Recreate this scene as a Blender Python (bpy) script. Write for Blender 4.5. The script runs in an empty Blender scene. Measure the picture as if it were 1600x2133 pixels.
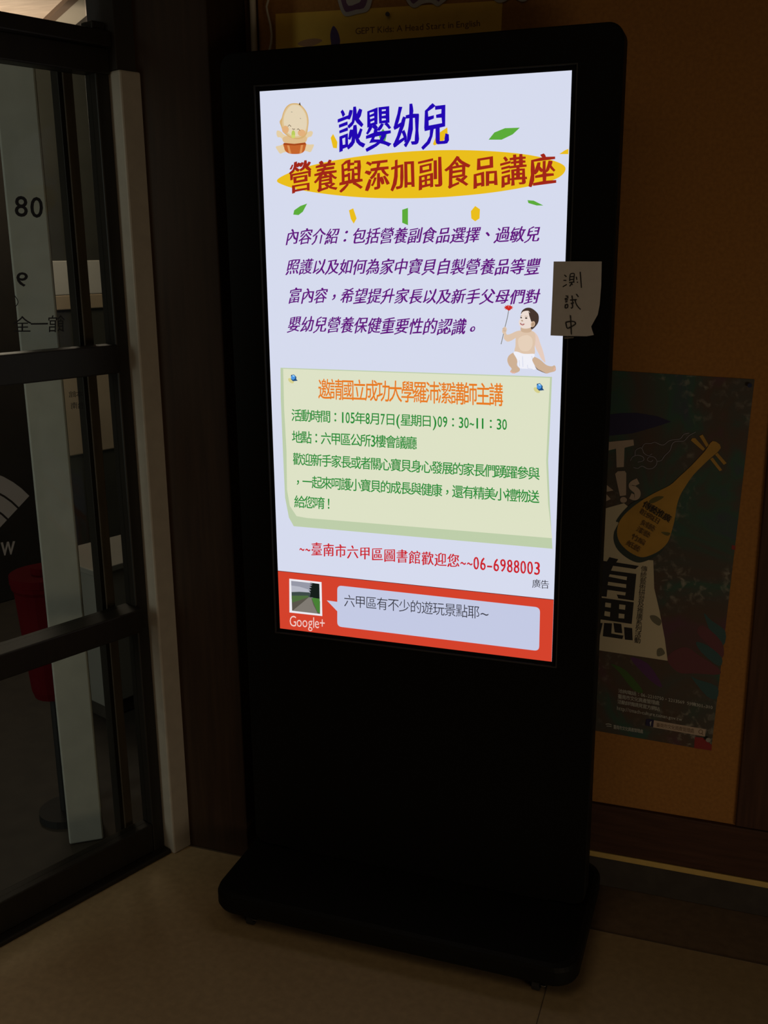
import bpy, bmesh, math, random
from mathutils import Vector, Matrix
random.seed(4)
C = bpy.context.scene.collection
scene = bpy.context.scene

# ------------------------------------------------------------------ camera
F_PX, CX, CY = 2100.0, 800.0, 1066.5
CAM = Vector((0.6054, -1.8492, 1.4143))
RIGHT = Vector((0.9429, 0.3330, -0.0099)).normalized()
FWD = Vector((-0.3248, 0.9120, -0.2506)).normalized()
UP = RIGHT.cross(FWD).normalized()
RIGHT = FWD.cross(UP).normalized()
cam_data = bpy.data.cameras.new('camera')
cam = bpy.data.objects.new('camera', cam_data); C.objects.link(cam)
cam_data.sensor_fit = 'VERTICAL'; cam_data.sensor_height = 36.0
cam_data.lens = 36.0 * F_PX / 2133.0
cam_data.clip_start = 0.05
M = Matrix.Identity(4)
for r in range(3):
    M[r][0] = RIGHT[r]; M[r][1] = UP[r]; M[r][2] = -FWD[r]; M[r][3] = CAM[r]
cam.matrix_world = M
scene.camera = cam

# ------------------------------------------------------------------ world, lights, exposure
w = bpy.data.worlds.new('world'); scene.world = w; w.use_nodes = True
w.node_tree.nodes['Background'].inputs[0].default_value = (1.0, 0.74, 0.45, 1)
w.node_tree.nodes['Background'].inputs[1].default_value = 0.011
scene.view_settings.view_transform = 'Standard'
scene.view_settings.look = 'None'
scene.view_settings.exposure = 0.0
scene.view_settings.gamma = 1.0
scene.view_settings.use_curve_mapping = False

def area(name, loc, target, sx, sy, power, col, spread=math.pi):
    l = bpy.data.lights.new(name, 'AREA'); l.shape = 'RECTANGLE'; l.size = sx; l.size_y = sy
    l.energy = power; l.color = col; l.spread = spread
    o = bpy.data.objects.new(name, l); C.objects.link(o); o.location = loc
    d = Vector(target) - Vector(loc)
    o.rotation_euler = d.to_track_quat('-Z', 'Y').to_euler()
    return o
def point(name, loc, power, col, rad=0.08):
    l = bpy.data.lights.new(name, 'POINT'); l.energy = power; l.color = col; l.shadow_soft_size = rad
    o = bpy.data.objects.new(name, l); C.objects.link(o); o.location = loc
    return o
area('daylight_from_entrance', (2.5, -2.5, 0.45), (0.35, 0.15, 0.10), 1.2, 0.8, 6.0, (1.0, 0.80, 0.55), 2.4)
area('hall_ceiling_lamp', (-0.2, -2.3, 2.9), (-0.25, -1.0, 0.0), 1.4, 1.4, 2.1, (1.0, 0.78, 0.50), 1.7)
point('passage_fill_light', (-1.855, 1.063, 2.02), 14.0, (1.0, 0.86, 0.68), 0.25)  # added light without a fitting, brightens the passage behind the glass
point('passage_ceiling_fill', (-2.50, 1.95, 1.95), 13.0, (1.0, 0.84, 0.68), 0.12)  # added light hidden behind the far wall to brighten the passage ceiling
area('pillar_fill_light', (-1.838, -2.104, 1.3), (-0.85, 0.0, 0.85), 0.4, 1.8, 11.0, (0.92, 1.0, 0.93))  # unseen light added outside the glass to brighten the pale pillar

# ------------------------------------------------------------------ materials
def lin(c):
    return tuple(((v / 255.0) / 12.92 if v / 255.0 <= 0.04045 else ((v / 255.0 + 0.055) / 1.055) ** 2.4) for v in c)
_m = {}
def mat(name, col, rough=0.6, noise=0.0, scale=20.0, stretch=(1, 1, 1), metallic=0.0, spec=0.5, bump=0.0):
    """procedural surface: base colour varied by noise, in object coordinates"""
    if name in _m: return _m[name]
    m = bpy.data.materials.new(name); m.use_nodes = True; nt = m.node_tree
    b = nt.nodes['Principled BSDF']
    b.inputs['Roughness'].default_value = rough; b.inputs['Metallic'].default_value = metallic
    b.inputs['Specular IOR Level'].default_value = spec
    b.inputs['Base Color'].default_value = (*col, 1)
    if noise > 0 or bump > 0:
        tc = nt.nodes.new('ShaderNodeTexCoord'); mp = nt.nodes.new('ShaderNodeMapping')
        mp.inputs['Scale'].default_value = stretch
        nz = nt.nodes.new('ShaderNodeTexNoise'); nz.inputs['Scale'].default_value = scale
        nz.inputs['Detail'].default_value = 6
        nt.links.new(tc.outputs['Object'], mp.inputs['Vector']); nt.links.new(mp.outputs['Vector'], nz.inputs['Vector'])
        rp = nt.nodes.new('ShaderNodeValToRGB')
        rp.color_ramp.elements[0].position = 0.3; rp.color_ramp.elements[1].position = 0.7
        rp.color_ramp.elements[0].color = (*[v * (1 - noise) for v in col], 1)
        rp.color_ramp.elements[1].color = (*[min(1, v * (1 + noise)) for v in col], 1)
        nt.links.new(nz.outputs['Fac'], rp.inputs['Fac']); nt.links.new(rp.outputs['Color'], b.inputs['Base Color'])
        if bump > 0:
            bp = nt.nodes.new('ShaderNodeBump'); bp.inputs['Strength'].default_value = bump; bp.inputs['Distance'].default_value = 0.002
            nt.links.new(nz.outputs['Fac'], bp.inputs['Height']); nt.links.new(bp.outputs['Normal'], b.inputs['Normal'])
    _m[name] = m
    return m
def lit(name, rgb, strength=1.0):
    """a lit pixel colour of the display"""
    if name in _m: return _m[name]
    m = bpy.data.materials.new(name); m.use_nodes = True; nt = m.node_tree
    nt.nodes.remove(nt.nodes['Principled BSDF'])
    e = nt.nodes.new('ShaderNodeEmission'); e.inputs['Color'].default_value = (*lin(rgb), 1); e.inputs['Strength'].default_value = strength
    nt.links.new(e.outputs[0], nt.nodes['Material Output'].inputs[0])
    _m[name] = m
    return m
def glass(name, tint, refl=1.0):
    if name in _m: return _m[name]
    m = bpy.data.materials.new(name); m.use_nodes = True; nt = m.node_tree
    nt.nodes.remove(nt.nodes['Principled BSDF'])
    t = nt.nodes.new('ShaderNodeBsdfTransparent'); t.inputs[0].default_value = (*tint, 1)
    g = nt.nodes.new('ShaderNodeBsdfGlossy'); g.inputs['Roughness'].default_value = 0.02
    fr = nt.nodes.new('ShaderNodeFresnel'); fr.inputs['IOR'].default_value = 1.45
    mx = nt.nodes.new('ShaderNodeMixShader')
    sc_ = nt.nodes.new('ShaderNodeMath'); sc_.operation = 'MULTIPLY'; sc_.inputs[1].default_value = refl
    nt.links.new(fr.outputs[0], sc_.inputs[0]); nt.links.new(sc_.outputs[0], mx.inputs[0]); nt.links.new(t.outputs[0], mx.inputs[1]); nt.links.new(g.outputs[0], mx.inputs[2])
    nt.links.new(mx.outputs[0], nt.nodes['Material Output'].inputs[0])
    _m[name] = m
    return m

BLACK = mat('black_powder_coat', (0.0075, 0.0072, 0.0065), 0.55, spec=0.10)
BEZEL = mat('black_front_glass', (0.0062, 0.0060, 0.0055), 0.4, spec=0.10)
LIP = mat('dark_bezel_lip', (0.035, 0.035, 0.036), 0.3, spec=0.5)
RUBBER = mat('black_rubber', (0.012, 0.011, 0.011), 0.7)
CHROME = mat('dull_chrome', (0.45, 0.45, 0.47), 0.3, metallic=1.0)
FLOOR = mat('beige_terrazzo', (0.35, 0.25, 0.135), 0.55, 0.10, 60.0, spec=0.3)
BORDER = mat('brown_floor_band', (0.17, 0.115, 0.075), 0.6, 0.14, 45.0, spec=0.3)  # floor band along the wall, darker brown than the main floor
JOINT = mat('tile_joint', (0.10, 0.07, 0.045), 0.8)
CORK = mat('tan_cork_board', (0.33, 0.150, 0.042), 0.9, 0.12, 140.0, bump=0.15, spec=0.1)
FRAME = mat('dark_red_wood', (0.060, 0.027, 0.016), 0.6, 0.25, 12.0, (8, 8, 0.6), spec=0.2)
WOODH = mat('dark_red_wood_rail', (0.060, 0.027, 0.016), 0.6, 0.25, 12.0, (0.6, 8, 8), spec=0.2)
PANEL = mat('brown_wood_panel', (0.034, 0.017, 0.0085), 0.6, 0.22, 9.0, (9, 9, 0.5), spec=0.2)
BASEB = mat('dark_baseboard', (0.05, 0.042, 0.036), 0.6, 0.15, 30.0, spec=0.2)
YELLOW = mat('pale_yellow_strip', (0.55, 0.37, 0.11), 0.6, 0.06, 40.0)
JAMB = mat('brown_jamb', (0.085, 0.063, 0.045), 0.6, 0.15, 10.0, (6, 6, 1), spec=0.2)
ALU = mat('brown_bronze_frame', (0.013, 0.010, 0.007), 0.5, 0.15, 10.0, (6, 6, 1), spec=0.3)
WPOST = mat('cream_painted_post', (0.37, 0.325, 0.27), 0.65, 0.06, 30.0)
PILLAR = mat('pale_grey_plaster', (0.42, 0.42, 0.38), 0.8, 0.05, 25.0)
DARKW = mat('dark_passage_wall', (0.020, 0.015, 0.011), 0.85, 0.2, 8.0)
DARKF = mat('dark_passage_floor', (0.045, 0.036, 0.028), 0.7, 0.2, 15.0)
WPAPER = mat('white_note_paper', (0.58, 0.54, 0.52), 0.85, 0.03, 60.0)
_nt = WPAPER.node_tree; _tr = _nt.nodes.new('ShaderNodeBsdfTranslucent'); _tr.inputs[0].default_value = (0.8, 0.72, 0.62, 1); _mx = _nt.nodes.new('ShaderNodeMixShader'); _mx.inputs[0].default_value = 0.045
_nt.links.new(_nt.nodes['Principled BSDF'].outputs[0], _mx.inputs[1]); _nt.links.new(_tr.outputs[0], _mx.inputs[2]); _nt.links.new(_mx.outputs[0], _nt.nodes['Material Output'].inputs[0])
INK = mat('black_pen_ink', (0.02, 0.018, 0.02), 0.7)
WHITEP = mat('white_plastic', (0.48, 0.42, 0.33), 0.5)

# ------------------------------------------------------------------ mesh helpers
def link(name, me, mats, parent=None):
    o = bpy.data.objects.new(name, me); C.objects.link(o)
    for m in (mats if isinstance(mats, (list, tuple)) else [mats]): me.materials.append(m)
    if parent is not None: o.parent = parent
    return o
def base_of(parent):
    p = Vector((0, 0, 0))
    while parent is not None:
        p = p + Vector(parent.location); parent = parent.parent
    return p
def mesh(name, verts, faces, mats, parent=None, idx=None, smooth=False):
    b = base_of(parent)
    me = bpy.data.meshes.new(name)
    me.from_pydata([tuple(Vector(v) - b) for v in verts], [], faces)
    o = link(name, me, mats, parent)
    if idx: me.polygons.foreach_set('material_index', idx)
    if smooth:
        for p in me.polygons: p.use_smooth = True
    me.update()
    return o
def thing(name, label, cat, loc=(0, 0, 0), group=None):
    o = bpy.data.objects.new(name, None); C.objects.link(o); o.location = loc; o.empty_display_size = 0.05
    return tag(o, label, cat, group)
def tag(o, label, cat, group=None):
    o['label'] = label; o['category'] = cat
    if group: o['group'] = group
    return o
def struct(o, label=None):
    o['kind'] = 'structure'
    if label: o['label'] = label
    return o

class Geo:
    def __init__(s): s.v = []; s.f = []; s.i = []
    def add(s, v, f, mi=0):
        n = len(s.v); s.v += [tuple(x) for x in v]; s.f += [tuple(k + n for k in q) for q in f]; s.i += [mi] * len(f)
    def box(s, x0, x1, y0, y1, z0, z1, T=None, bev=0.0, mi=0):
        bm = bmesh.new(); bmesh.ops.create_cube(bm, size=1.0)
        for v in bm.verts: v.co = Vector(((x0 + x1) / 2 + v.co.x * (x1 - x0), (y0 + y1) / 2 + v.co.y * (y1 - y0), (z0 + z1) / 2 + v.co.z * (z1 - z0)))
        if bev > 0: bmesh.ops.bevel(bm, geom=bm.edges[:], offset=bev, segments=2, profile=0.5, affect='EDGES')
        s.bm(bm, T, mi)
    def bm(s, bm, T=None, mi=0):
        bm.verts.index_update()
        s.add([(T @ v.co if T else v.co) for v in bm.verts], [[v.index for v in f.verts] for f in bm.faces], mi); bm.free()
    def tube(s, pts, r, seg=8, mi=0):
        pts = [Vector(p) for p in pts]; rings = []
        for k, p in enumerate(pts):
            d = (pts[min(k + 1, len(pts) - 1)] - pts[max(k - 1, 0)]).normalized()
            a = d.orthogonal().normalized() if k == 0 else (prev - d * prev.dot(d)).normalized()
            prev = a; b = d.cross(a)
            rings.append([p + (a * math.cos(t) + b * math.sin(t)) * r for t in [2 * math.pi * j / seg for j in range(seg)]])
        v = [q for R in rings for q in R]; f = []
        for k in range(len(pts) - 1):
            for j in range(seg):
                f.append((k * seg + j, k * seg + (j + 1) % seg, (k + 1) * seg + (j + 1) % seg, (k + 1) * seg + j))
        f.append(tuple(range(seg))[::-1]); f.append(tuple((len(pts) - 1) * seg + j for j in range(seg)))
        s.add(v, f, mi)
    def cyl(s, c, axis, r, h, seg=20, mi=0):
        a = Vector(axis).normalized(); c = Vector(c)
        s.tube([c - a * h / 2, c + a * h / 2], r, seg, mi)
    def build(s, name, mats, parent=None, smooth=False): return mesh(name, s.v, s.f, mats, parent, s.i, smooth)

def rounded(x0, x1, y0, y1, r, n=6):
    out = []
    for cx, cy, a0 in ((x1 - r, y1 - r, 0), (x0 + r, y1 - r, 90), (x0 + r, y0 + r, 180), (x1 - r, y0 + r, 270)):
        for k in range(n + 1):
            t = math.radians(a0 + 90 * k / n); out.append((cx + r * math.cos(t), cy + r * math.sin(t)))
    return out
def smooth_loop(pts, n=6):
    """closed Catmull-Rom through the points"""
    out = []; N = len(pts)
    for i in range(N):
        p0, p1, p2, p3 = [Vector(pts[(i + k - 1) % N]).to_2d() for k in range(4)]
        for k in range(n):
            t = k / n
            out.append(tuple(0.5 * ((2 * p1) + (p2 - p0) * t + (2 * p0 - 5 * p1 + 4 * p2 - p3) * t * t + (3 * p1 - p0 - 3 * p2 + p3) * t ** 3)))
    return out
def smooth_line(pts, n=5):
    out = []; N = len(pts)
    for i in range(N - 1):
        p0, p1, p2, p3 = [Vector(pts[max(0, min(N - 1, i + k - 1))]).to_2d() for k in range(4)]
        for k in range(n):
            t = k / n
            out.append(tuple(0.5 * ((2 * p1) + (p2 - p0) * t + (2 * p0 - 5 * p1 + 4 * p2 - p3) * t * t + (3 * p1 - p0 - 3 * p2 + p3) * t ** 3)))
    out.append(tuple(pts[-1])); return out
def ellipse(cx, cy, rx, ry, rot=0, n=32):
    c, s = math.cos(rot), math.sin(rot)
    return [(cx + rx * math.cos(t) * c - ry * math.sin(t) * s, cy + rx * math.cos(t) * s + ry * math.sin(t) * c) for t in [2 * math.pi * k / n for k in range(n)]]
def ribbon(pts, wd):
    """flat stroke outline as quads, in the plane"""
    L, R = [], []
    n = len(pts)
    for k in range(n):
        a = Vector(pts[max(k - 1, 0)]); b = Vector(pts[min(k + 1, n - 1)]); d = (b - a)
        d = d.normalized() if d.length > 0 else Vector((1, 0))
        q = Vector((-d.y, d.x)); ww = wd[k] if isinstance(wd, (list, tuple)) else wd
        L.append(tuple(Vector(pts[k]) + q * ww / 2)); R.append(tuple(Vector(pts[k]) - q * ww / 2))
    return L, R

# ------------------------------------------------------------------ rectifying the flat artwork: photograph -> its real plane
def ray(px, py): return RIGHT * ((px - CX) / F_PX) - UP * ((py - CY) / F_PX) + FWD
def hit(px, py, p, n):
    d = ray(px, py); n = Vector(n); return CAM + d * ((Vector(p) - CAM).dot(n) / d.dot(n))
WALL_Y = 0.23
class Plane:
    """a flat artwork plane: origin, in-plane axes u, v, normal towards the viewer; flat pieces stack by tiny steps"""
    def __init__(s, o, u, v): s.o = Vector(o); s.u = Vector(u).normalized(); s.v = Vector(v).normalized(); s.n = s.u.cross(s.v)
    def p(s, px, py): h = hit(px, py, s.o, s.n) - s.o; return (h.dot(s.u), h.dot(s.v))
    def w(s, q, lift): return s.o + s.u * q[0] + s.v * q[1] + s.n * lift
class Art:
    """collects flat shapes of one printed / displayed item into one mesh"""
    def __init__(s, pl, lift): s.pl = pl; s.l = lift; s.g = Geo(); s.m = []; s.k = 0
    def mi(s, m):
        if m not in s.m: s.m.append(m)
        return s.m.index(m)
    def poly(s, pts, m, smooth=0, raw=False, lift=None):
        q = pts if raw else [s.pl.p(*p) for p in pts]
        if smooth: q = smooth_loop(q, smooth)
        area2 = sum(q[i][0] * q[(i + 1) % len(q)][1] - q[(i + 1) % len(q)][0] * q[i][1] for i in range(len(q)))
        if area2 < 0: q = q[::-1]
        L = s.l + (s.k * 0.00005 if lift is None else lift); s.k += 1
        s.g.add([s.pl.w(p, L) for p in q], [tuple(range(len(q)))], s.mi(m))
    def line(s, pts, wd, m, smooth=0, raw=False):
        q = pts if raw else [s.pl.p(*p) for p in pts]
        if smooth: q = smooth_line(q, smooth)
        Lf, R = ribbon(q, wd); L = s.l + s.k * 0.00005; s.k += 1; n = len(q)
        s.g.add([s.pl.w(p, L) for p in Lf + R], [(k, n + k, n + k + 1, k + 1) for k in range(n - 1)], s.mi(m))
    def text(s, txt, quad, m, raw=False, **kw):
        q = quad if raw else [s.pl.p(*p) for p in quad]
        v, f = text_quad(txt, q, **kw); L = s.l + s.k * 0.00005; s.k += 1
        s.g.add([s.pl.w(p, L) for p in v], f, s.mi(m))
    def build(s, name, parent=None): return s.g.build(name, s.m, parent)

# ------------------------------------------------------------------ lettering
_glyph = {}
def raw_glyph(ch, off):
    key = (ch, off)
    if key in _glyph: return _glyph[key]
    off = 0.0
    cu = bpy.data.curves.new('lettering', 'FONT'); cu.body = ch; cu.size = 1.0; cu.resolution_u = 3; cu.offset = off
    cu.fill_mode = 'FRONT' if hasattr(cu, 'fill_mode') else cu.fill_mode
    o = bpy.data.objects.new('lettering', cu); C.objects.link(o)
    dg = bpy.context.evaluated_depsgraph_get(); ev = o.evaluated_get(dg); me = ev.to_mesh()
    v = [(p.co.x, p.co.y) for p in me.vertices]; f = [tuple(p.vertices) for p in me.polygons]
    ev.to_mesh_clear(); bpy.data.objects.remove(o); bpy.data.curves.remove(cu)
    _glyph[key] = (v, f); return v, f
def thicken(v, f, ax, ay, brush=0.0):
    """brush weight: move the outline outwards by ax on upright edges, ay on level edges"""
    edges = {}
    for q in f:
        for k in range(len(q)):
            a, b = q[k], q[(k + 1) % len(q)]
            edges[(a, b)] = True
    nrm = [[0.0, 0.0] for _ in v]
    for (a, b) in edges:
        if (b, a) in edges: continue
        dx, dy = v[b][0] - v[a][0], v[b][1] - v[a][1]; L = math.hypot(dx, dy)
        if L < 1e-9: continue
        for k in (a, b): nrm[k][0] += dy / L; nrm[k][1] -= dx / L
    # triangulated outlines may be wound either way
    ar = sum((v[q[1]][0] - v[q[0]][0]) * (v[q[2]][1] - v[q[0]][1]) - (v[q[2]][0] - v[q[0]][0]) * (v[q[1]][1] - v[q[0]][1]) for q in f)
    sg = 1 if ar > 0 else -1
    out = []
    for (x, y), (nx, ny) in zip(v, nrm):
        L = max(1.0, math.hypot(nx, ny)); k = 1 + brush * math.sin(11 * x + 4 * y) * math.cos(9 * y - 3 * x)
        out.append((x + sg * nx / L * (ax * k + (k - 1) * 0.008), y + sg * ny / L * (ay * k + (k - 1) * 0.008)))
    return out
def bbox(v): return min(p[0] for p in v), max(p[0] for p in v), min(p[1] for p in v), max(p[1] for p in v)
REF = bbox(raw_glyph('國', 0)[0]); REFD = bbox(raw_glyph('0', 0)[0]); REFH = bbox(raw_glyph('H', 0)[0])
def is_wide(ch): return ord(ch) > 0x2E00
CENTRED = {'，': (0.5, 0.40), '。': (0.45, 0.38), '、': (0.5, 0.55), '：': (0.5, 0.5), '・': (0.5, 0.5), '！': (0.42, 0.5)}
def text_quad(txt, quad, off=0.0, ax=0.0, ay=0.0, rise=0.0, shear=0.0, half=0.5, brush=0.0, prop=False, pad=0.04, digit=0.88, latin_h=0.8):
    """letters of txt inside quad (bottom-left, bottom-right, top-right, top-left); a full-width character is 1 x 1"""
    cells = []; x = 0.0
    for ch in txt:
        if ch in ' \u3000':
            x += 1.0 if ch == '\u3000' else (0.3 if prop else half); continue
        v, f = raw_glyph(ch, 0)
        if not v: x += 1; continue
        if ax or ay or off: v = thicken(v, f, ax + off, ay + off, brush)
        if is_wide(ch) or ch in CENTRED:
            sx = (1 - 2 * pad) / (REF[1] - REF[0]); sy = 1.0 / (REF[3] - REF[2])
            g = [((a - REF[0]) * sx + pad, (b - REF[2]) * sy) for a, b in v]
            if ch in CENTRED:
                bb = bbox(g); cx, cy = CENTRED[ch]
                g = [(a + cx - (bb[0] + bb[1]) / 2, b + cy - (bb[2] + bb[3]) / 2) for a, b in g]
            g = [(a, b + rise * (a - 0.5) + 0.35 * rise * math.sin(math.pi * a)) for a, b in g]
            wd = 1.0
        else:
            bb = bbox(v)
            if prop:
                s = latin_h / (REFH[3] - REFH[2]); g = [((a - bb[0]) * s, (b - REFH[2]) * s + 0.1) for a, b in v]
                wd = (bb[1] - bb[0]) * s
                g = [(a + 0.04, b) for a, b in g]; wd += 0.09
            else:
                s = digit / (REFD[3] - REFD[2]); gw = (bb[1] - bb[0]) * s
                k = min(1.0, (half - 0.08) / gw) if gw > 0 else 1
                g = [((a - (bb[0] + bb[1]) / 2) * s * k + half / 2, (b - REFD[2]) * s + (1 - digit) / 2) for a, b in v]
                wd = half
        cells.append((x, g, f)); x += wd
    BL, BR, TR, TL = [Vector(q) for q in quad]
    V, Fc = [], []
    for x0, g, f in cells:
        n = len(V)
        for a, b in g:
            a = a + shear * (b - 0.5)
            u = (x0 + a) / x
            V.append(tuple(BL * (1 - u) * (1 - b) + BR * u * (1 - b) + TR * u * b + TL * (1 - u) * b))
        Fc += [tuple(k + n for k in q) for q in f]
    return V, Fc

# ================================================================== THE ROOM
FL = [(-0.6907, 0.06), (-2.594, -4.90), (4.0, -4.90), (4.0, 0.06)]
g = Geo(); g.add([(x, y, 0) for x, y in FL], [(0, 1, 2, 3)]); g.add([(x, y, -0.05) for x, y in FL], [(3, 2, 1, 0)])
floor = struct(g.build('floor', FLOOR))
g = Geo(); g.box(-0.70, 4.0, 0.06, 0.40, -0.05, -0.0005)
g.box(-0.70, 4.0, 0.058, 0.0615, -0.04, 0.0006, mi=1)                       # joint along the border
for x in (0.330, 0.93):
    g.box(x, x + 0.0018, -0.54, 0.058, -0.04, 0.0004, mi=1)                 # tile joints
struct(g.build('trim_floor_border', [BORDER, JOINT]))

# back wall behind the board
g = Geo(); g.box(-0.62, 4.0, 0.245, 0.40, 0.0, 3.1)
struct(g.build('wall_back', PANEL))
g = Geo(); g.box(-0.62, -0.432, 0.062, 0.245, 0.0, 3.1, bev=0.003)
struct(g.build('wall_pilaster', PANEL))
g = Geo(); g.box(-0.43, 4.0, 0.222, 0.245, 0.0, 0.072, bev=0.002)
struct(g.build('baseboard_back', BASEB))
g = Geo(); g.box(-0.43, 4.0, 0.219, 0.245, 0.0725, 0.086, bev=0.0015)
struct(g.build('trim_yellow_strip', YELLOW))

# notice board: cork field, rails and stiles
board = thing('notice_board', 'wide tan cork notice board with dark red wooden frame behind the display', 'notice board', (0.12, WALL_Y, 0.087))
g = Geo(); g.box(-0.405, 0.668, WALL_Y, 0.2445, 0.19, 2.60)
g.build('cork_panel', CORK, board)
g = Geo(); g.box(-0.43, 0.78, 0.219, 0.2445, 0.0875, 0.206, bev=0.003)
g.build('bottom_rail', WOODH, board)
g = Geo(); g.box(0.664, 0.78, 0.2205, 0.2445, 0.2075, 2.62, bev=0.003)
g.build('stile', FRAME, board)
g = Geo(); g.box(-0.430, -0.402, 0.2205, 0.2445, 0.2075, 2.62, bev=0.002)
g.build('stile', FRAME, board)
g = Geo(); g.box(-0.43, 0.78, 0.219, 0.2445, 2.62, 2.72, bev=0.003)
g.build('top_rail', WOODH, board)

# ------------------------------------------------------------------ glazed entrance on the left
ANG = math.radians(69.0)
GO = Vector((-0.6508, 0.0119, 0.0)); GD = Vector((math.cos(ANG), math.sin(ANG), 0)); GN = Vector((GD.y, -GD.x, 0))
T = Matrix(((GD.x, GN.x, 0, GO.x), (GD.y, GN.y, 0, GO.y), (0, 0, 1, 0), (0, 0, 0, 1)))   # local: along the wall, towards the room, up
entr = struct(thing('door_1', 'dark bronze glazed entrance leaf with three rails', 'door', tuple(GO)))
del entr['category']
def gbox(name, m, s0, s1, n0, n1, z0, z1, parent=entr, bev=0.003):
    g = Geo(); g.box(s0, s1, n0, n1, z0, z1, T, bev); return g.build(name, m, parent)
gbox('stile', ALU, -0.014, 0.0175, -0.035, 0.004, 0.0, 1.86)
gbox('stile', ALU, -1.02, -0.96, -0.035, 0.004, 0.0, 1.86)
tr = gbox('top_rail', ALU, -0.96, 0.0175, -0.040, 0.022, 1.812, 1.842)
gbox('drip_moulding', ALU, -0.96, 0.0175, -0.035, 0.010, 1.762, 1.811, tr)
mr = gbox('middle_rail', ALU, -0.958, -0.0145, -0.035, 0.012, 1.168, 1.228)
lr = gbox('lower_rail', ALU, -0.958, -0.0145, -0.035, 0.030, 0.585, 0.640)
br = gbox('bottom_rail', ALU, -0.958, -0.0145, -0.035, 0.004, 0.012, 0.085)
gbox('threshold', ALU, -1.02, 0.0175, -0.06, 0.028, 0.0, 0.012)
GL = glass('door_glass', (0.86, 0.87, 0.84), 0.05)
for z0, z1 in ((0.086, 0.584), (0.641, 1.167), (1.229, 1.761), (1.843, 2.55)):
    gbox('pane', GL, -0.957, -0.0150, -0.018, -0.013, z0, z1, bev=0)
gp = Plane(GO + GN * -0.0125, GD, (0, 0, 1))
INKG = mat('dark_glass_lettering', (0.006, 0.006, 0.008), 0.8)
WHG = mat('white_glass_sticker', (0.24, 0.24, 0.23), 0.7)
def mirrored(a, txt, x0, x1, yt0, yb0, yt1, yb1, m, **kw):
    """lettering meant for the street side, so it reads reversed from in here"""
    a.text(txt, [(x1, yb1), (x0, yb0), (x0, yt0), (x1, yt1)], m, **kw)
a = Art(gp, 0.0002)
mirrored(a, '08', 28, 92, 405, 453, 409, 457, INKG, off=0.012)
mirrored(a, '9', 32, 60, 565, 600, 566, 598, INKG, off=0.012, half=0.6)
a.line([(28, 613), (36, 624), (37, 632), (31, 640)], 0.0016, INKG, 4)
mirrored(a, '館一全', 28, 134, 661, 692, 658, 692, INKG, off=0.004)
mirrored(a, '本館', 143, 173, 816, 828, 814, 827, INKG)
mirrored(a, '台南', 147, 175, 839, 852, 837, 851, INKG)
a.build('opening_hours_lettering', entr)['label'] = 'dark lettering on the glass, reversed from indoors'
a = Art(gp, 0.0002)
ap = gp.p(-85, 1190); r_out = (Vector(gp.p(61, 1033)) - Vector(ap)).length
a0 = math.atan2(gp.p(61, 1033)[1] - ap[1], gp.p(61, 1033)[0] - ap[0])
for q0, q1 in ((0.845, 1.0), (0.69, 0.825), (0.53, 0.67), (0.30, 0.51)):
    pts = []
    for k in range(17):
        t = a0 + (math.pi - 2 * a0) * k / 16; pts.append((ap[0] + r_out * q1 * math.cos(t), ap[1] + r_out * q1 * math.sin(t)))
    for k in range(17):
        t = a0 + (math.pi - 2 * a0) * (16 - k) / 16; pts.append((ap[0] + r_out * q0 * math.cos(t), ap[1] + r_out * q0 * math.sin(t)))
    n = len(pts)
    for k in range(16): a.poly([pts[k], pts[k + 1], pts[n - 2 - k], pts[n - 1 - k]], WHG, raw=True, lift=0)
mirrored(a, 'W', -2, 31, 1129, 1158, 1126, 1153, WHG, off=0.06, half=1.0)
a.build('wireless_sticker', entr)['label'] = 'white fan shaped sticker with the letter W'

# painted post at the end of the glazing, header above
g = Geo(); g.box(0.019, 0.080, -0.035, 0.038, 0.0, 1.770, T, 0.004); g.box(0.078, 0.093, 0.008, 0.040, 1.690, 1.765, T, 0.003)
struct(g.build('trim_1', WPOST), 'cream painted post beside the glazed entrance')
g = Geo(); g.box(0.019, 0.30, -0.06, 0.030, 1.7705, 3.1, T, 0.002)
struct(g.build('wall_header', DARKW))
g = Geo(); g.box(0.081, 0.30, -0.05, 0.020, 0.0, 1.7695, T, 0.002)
struct(g.build('wall_return', PANEL))
g = Geo(); g.box(-6.0, -1.021, -0.05, 0.0, 0.0, 3.1, T); struct(g.build('wall_left', PANEL))

# ------------------------------------------------------------------ passage seen through the glass
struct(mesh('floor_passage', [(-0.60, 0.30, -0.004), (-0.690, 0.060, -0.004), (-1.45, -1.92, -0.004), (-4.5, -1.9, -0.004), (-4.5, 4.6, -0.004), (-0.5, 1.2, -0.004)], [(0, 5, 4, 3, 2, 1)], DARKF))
W2A = Vector((-2.30, 2.27, 0)); W2D = Vector((0.755, -0.656, 0)).normalized(); W2N = Vector((-W2D.y, W2D.x, 0)) * -1
if W2N.dot(CAM - W2A) < 0: W2N = -W2N
T2 = Matrix(((W2D.x, W2N.x, 0, W2A.x), (W2D.y, W2N.y, 0, W2A.y), (0, 0, 1, 0), (0, 0, 0, 1)))
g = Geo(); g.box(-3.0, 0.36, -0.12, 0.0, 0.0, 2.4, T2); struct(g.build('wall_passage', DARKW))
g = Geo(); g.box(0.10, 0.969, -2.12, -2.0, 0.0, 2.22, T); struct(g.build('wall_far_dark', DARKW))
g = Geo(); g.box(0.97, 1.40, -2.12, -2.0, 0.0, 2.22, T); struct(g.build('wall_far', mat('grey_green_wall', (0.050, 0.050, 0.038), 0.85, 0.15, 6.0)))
def cpt(s, n, z): return T2 @ Vector((s, n, z))
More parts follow.
